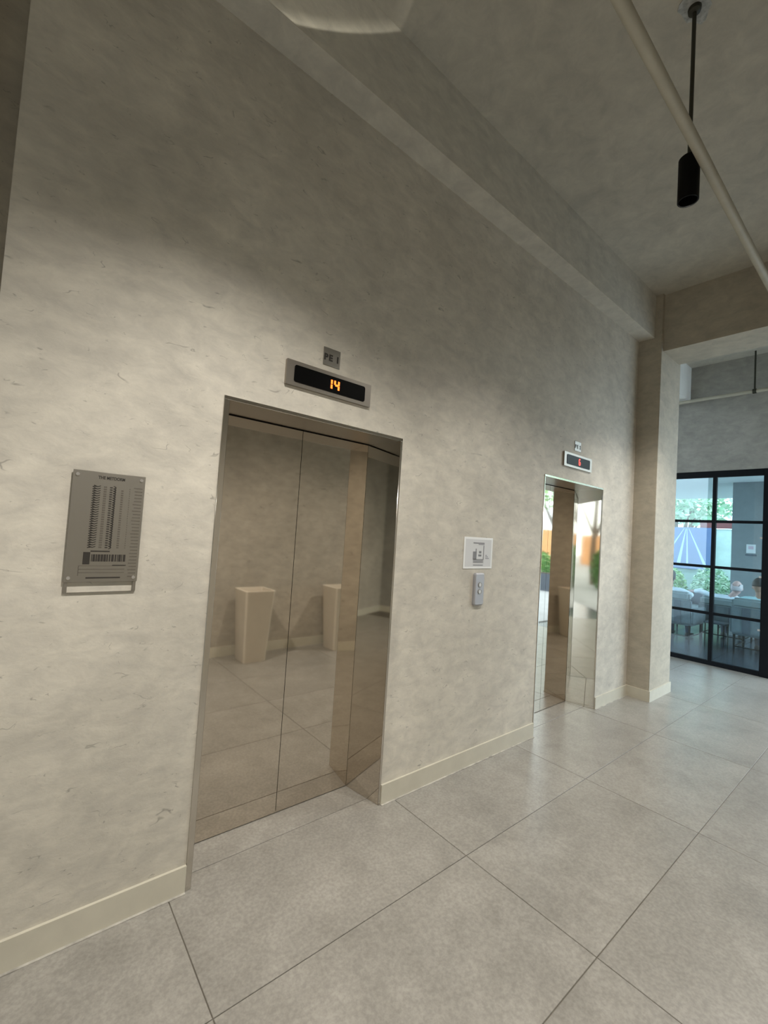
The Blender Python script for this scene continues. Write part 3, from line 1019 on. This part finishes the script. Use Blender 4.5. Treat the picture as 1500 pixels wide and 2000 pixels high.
def hair_cap(head, mat, style):
    hx, hy, hz = head
    def f(root):
        bm = bmesh.new()
        if style != 'ring':
            mt = Matrix.Translation((hx - 0.012, hy, hz + 0.030)) @ Matrix.Diagonal((0.108, 0.090, 0.115, 1))
        else:
            mt = Matrix.Translation((hx - 0.010, hy, hz + 0.018)) @ Matrix.Diagonal((0.106, 0.086, 0.114, 1))
        bmesh.ops.create_uvsphere(bm, u_segments=28, v_segments=20, radius=1.0, matrix=mt)
        rr = random.Random(3)
        kill = []
        for v in bm.verts:
            dx, dy, dz = v.co.x - hx, v.co.y - hy, v.co.z - hz
            if style == 'short':
                keep = (dz > 0.05 + max(0, dx) * 0.35) or (dx < 0.005 and dz > 0.0)
            elif style == 'full':
                keep = (dz > 0.045 + max(0, dx) * 0.35) or (dx < 0.005 and dz > -0.085)
            else:   # ring of white hair around a bald crown
                keep = dx < 0.03 and -0.06 < dz < 0.045 + 0.03 * (abs(dy) > 0.05)
            if not keep:
                kill.append(v)
            v.co += Vector((rr.uniform(-1, 1), rr.uniform(-1, 1), rr.uniform(-1, 1))) * 0.003
        bmesh.ops.delete(bm, geom=kill, context='VERTS')
        o = from_bm('hair', bm, mat, root, True)
        so = o.modifiers.new('thickness', 'SOLIDIFY')
        so.thickness = 0.016
        so.offset = -1
        # eyes
        for s in (-1, 1):
            b2 = bmesh.new()
            bmesh.ops.create_uvsphere(b2, u_segments=10, v_segments=8, radius=0.011, matrix=Matrix.Translation((hx + 0.083, hy + s * 0.031, hz + 0.010)))
            from_bm('eye', b2, M['hair'], root, True)
    return f

# bald person, white shirt, arm along the chair
J, hd = seated((-0.02, -0.17), 0.985, 0.81, arm_l=((0.14, 0.36, 0.86), (0.16, 0.56, 0.82)), arm_r=((0.34, -0.27, 0.66), (0.50, -0.20, 0.62)), lean=-0.03)
person(9.06, 0.22, 0.0, 0.0, 'bald person with a white hair fringe in a white shirt on the terrace', J,
       dict(skin=M['skin'], shirt=M['shirt_white'], trousers=M['trousers'], shoe=M['shoe']), hair_cap(hd, M['hair_white'], 'ring'))
# person by the pillar, elbow raised
J, hd = seated((0.02, 0.02), 1.10, 0.90, arm_l=((0.30, 0.34, 0.66), (0.46, 0.25, 0.62)), arm_r=((0.18, -0.31, 0.83), (0.36, -0.20, 0.72)), lean=-0.05)
person(8.22, 0.82, 0.0, 0.0, 'dark haired person in a white shirt seated beside the pillar', J,
       dict(skin=M['skin_b'], shirt=M['shirt_white'], trousers=M['trousers'], shoe=M['shoe']), hair_cap(hd, M['hair'], 'full'))
# person by the thick stile
J, hd = seated((0.03, 0.04), 1.09, 0.90, arm_l=((0.24, 0.30, 0.84), (0.42, 0.20, 0.72)), arm_r=((0.32, -0.30, 0.66), (0.50, -0.22, 0.62)), lean=-0.05)
person(8.20, -0.44, 0.0, 0.0, 'dark haired person in a pale teal shirt beside the thick black stile', J,
       dict(skin=M['skin_b'], shirt=M['shirt_teal'], trousers=M['trousers'], shoe=M['shoe']), hair_cap(hd, M['hair'], 'short'))

# ------------------------------------------------------------------ garden beyond the terrace
def leaves(name, n, gen, size, mat, parent, seed):
    rr = random.Random(seed)
    vs, fs = [], []
    for i in range(n):
        p = gen(rr)
        u = Vector((rr.uniform(-1, 1), rr.uniform(-1, 1), rr.uniform(-0.6, 0.6))).normalized()
        w_ = u.cross(Vector((rr.uniform(-1, 1), rr.uniform(-1, 1), rr.uniform(-1, 1)))).normalized()
        s = size * rr.uniform(0.6, 1.3)
        b = len(vs)
        vs += [tuple(p - u * s), tuple(p + w_ * s * 0.45), tuple(p + u * s), tuple(p - w_ * s * 0.45)]
        fs.append((b, b + 1, b + 2, b + 3))
    me = bpy.data.meshes.new(name)
    me.from_pydata(vs, [], fs)
    return tag(link(name, me, mat, parent), kind='stuff')

def blob(cx, cy, cz, rx, ry, rz):
    def g(r):
        while True:
            v = Vector((r.uniform(-1, 1), r.uniform(-1, 1), r.uniform(-1, 1)))
            if 0.25 < v.length < 1:
                return Vector((cx + v.x * rx, cy + v.y * ry, cz + v.z * rz))
    return g

def shrub(x, y, h, r, mat, label, seed):
    root = tag(empty('garden_shrub', (x, y, -0.22)), label, 'shrub', 'shrubs around the terrace')
    hh = h + 0.22
    for k in range(3):
        a_ = k * 2.1 + seed
        tube('stem', [(0, 0, 0), (0.25 * r * math.cos(a_), 0.25 * r * math.sin(a_), hh * 0.6)], [0.02, 0.008], M['bark'], root, 6)
    leaves('foliage', 1500, blob(0, 0, hh * 0.55, r, r, hh * 0.45), 0.06, mat, root, seed)
    return root

def tree(x, y, trunk, cz, r, mat, label, seed, n=5000):
    root = tag(empty('garden_tree', (x, y, -0.22)), label, 'tree', 'trees around the building')
    tube('trunk', [(0, 0, 0), (0.08, 0.05, trunk * 0.5), (0.02, -0.05, cz)], [0.14, 0.11, 0.05], M['bark'], root, 10)
    rr = random.Random(seed)
    for k in range(5):
        a_ = rr.uniform(0, 6.28)
        tube('branch', [(0.04, 0, trunk * 0.8), (r * 0.7 * math.cos(a_), r * 0.7 * math.sin(a_), cz + rr.uniform(-0.3, 0.6) * r)], [0.05, 0.015], M['bark'], root, 6)
    blobs = [blob(r * 0.6 * math.cos(k * 1.26 + seed), r * 0.6 * math.sin(k * 1.26 + seed), cz + r * rr.uniform(-0.3, 0.35), r * 0.6, r * 0.6, r * 0.4) for k in range(5)] + [blob(0, 0, cz + r * 0.3, r * 0.6, r * 0.6, r * 0.45)]
    leaves('foliage', n // 2, lambda q: q.choice(blobs)(q), 0.13, mat, root, seed)
    return root

for k, (x, y, h, r) in enumerate(((13.9, 3.64, 1.20, 0.46), (13.9, 2.60, 1.15, 0.46), (13.9, 1.56, 1.22, 0.46), (13.9, 0.52, 1.25, 0.46), (13.9, 4.68, 1.2, 0.46))):
    shrub(x, y, h, r, M['leaf_a'] if k % 2 else M['leaf_b'],
          ['bright shrub below the left part of the blue banner', 'pale green shrub under the middle of the blue banner', 'bright green shrub under the pale fence panel',
           'pale shrub half hidden by the terrace column', 'pale shrub hidden behind the pillar edge'][(0, 1, 2, 3, 4)[k]], 20 + k)

bn = tag(empty('fence_banner', (14.96, 2.45, 1.05)), 'blue grey banner with pale diagonal rays behind the terrace', 'banner')
box('cloth', (0.0, 0.02, -0.63, 0.75, 0.0, 1.25), M['banner'], bn)
def ray_bar(y0, z0, y1, z1, w0, w1):
    bm = bmesh.new()
    q = [(y0 - w0, z0), (y0 + w0, z0), (y1 + w1, z1), (y1 - w1, z1)]
    a_ = [bm.verts.new((-0.004, yy_, zz)) for yy_, zz in q]
    b_ = [bm.verts.new((0.002, yy_, zz)) for yy_, zz in q]
    bm.faces.new(a_); bm.faces.new(b_)
    for i in range(4):
        bm.faces.new((a_[i], a_[(i + 1) % 4], b_[(i + 1) % 4], b_[i]))
    from_bm('light_ray', bm, M['banner_ray'], bn)
for y1, w1 in ((0.70, 0.05), (0.22, 0.05), (-0.02, 0.025), (-0.48, 0.04)):
    ray_bar(0.02 + (y1 - 0.02) * 0.1, 1.22, y1, 0.10, 0.006, w1)
for k in range(3):
    box('letter_bar', (-0.005, 0.0, 0.42 - 0.02 * k, 0.62, 0.90 - 0.16 * k, 0.96 - 0.16 * k), M['white'], bn)
fp = tag(empty('boundary_fence', (15.06, 1.0, -0.22)), 'pale boundary fence panel beside the blue banner', 'fence')
for k in range(8):
    box('panel', (0, 0.05, -4.0 + k * 1.0, -3.01 + k * 1.0, 0, 2.50), M['fence_pale'], fp)
box('coping', (-0.05, 0.10, -4.0, 1.15, 2.52, 2.68), M['redbrown'], fp)
for k, (x, y, tr_, cz, r, mt) in enumerate(((17.3, 3.5, 2.2, 3.5, 1.35, 'leaf_b'), (18.6, 0.6, 2.0, 3.3, 1.2, 'leaf_a'), (21.5, 4.4, 2.4, 4.6, 1.9, 'leaf_b'))):
    tree(x, y, tr_, cz, r, M[mt], ['pale leafed tree above the blue banner', 'bright leafed tree beyond the pale fence panel', 'taller pale tree far behind the banner'][k], 50 + k)

# ------------------------------------------------------------------ forecourt (seen in the lift doors)
struct(box('column_1', (11.8, 12.1, -4.25, -3.95, -0.01, 4.2), M['column_white']), 'pale forecourt column')
ow = struct(box('garden_wall', (17.0, 34.0, -11.5, -11.2, -0.22, 2.3), M['orange']), 'orange rendered garden wall')
pbx = tag(empty('planting_box', (12.6, -4.9, 0)), 'long dark planting box on the forecourt', 'planter')
box('box_body', (0, 0.5, -0.8, 0.5, -0.004, 0.55), M['weave_dark'], pbx, 0.01, 1)
box('soil', (0.03, 0.47, -0.77, 0.47, 0.52, 0.565), M['soil'], pbx)
for k, (x, y, h, r) in enumerate(((14.5, -6.6, 1.3, 0.7), (16.2, -7.6, 1.2, 0.7), (15.3, -5.6, 1.0, 0.5), (13.6, -4.55, 1.5, 0.42), (17.5, -6.4, 1.6, 0.6))):
    shrub(x, y, h, r, M['leaf_c'] if k != 1 else M['leaf_a'], ['deep green shrub mirrored low in the far lift', 'bright green shrub mirrored beside the orange wall', 'small deep green shrub mirrored behind the planting box', 'upright deep green shrub close behind the planting box', 'tall deep green shrub before the orange wall'][k], 80 + k)
tree(15.5, -5.0, 2.6, 4.3, 1.5, M['leaf_c'], 'deep green tree mirrored at the top of the far lift', 91)
tree(20.0, -9.0, 2.8, 4.6, 2.0, M['leaf_a'], 'bright tree mirrored above the orange wall', 92)
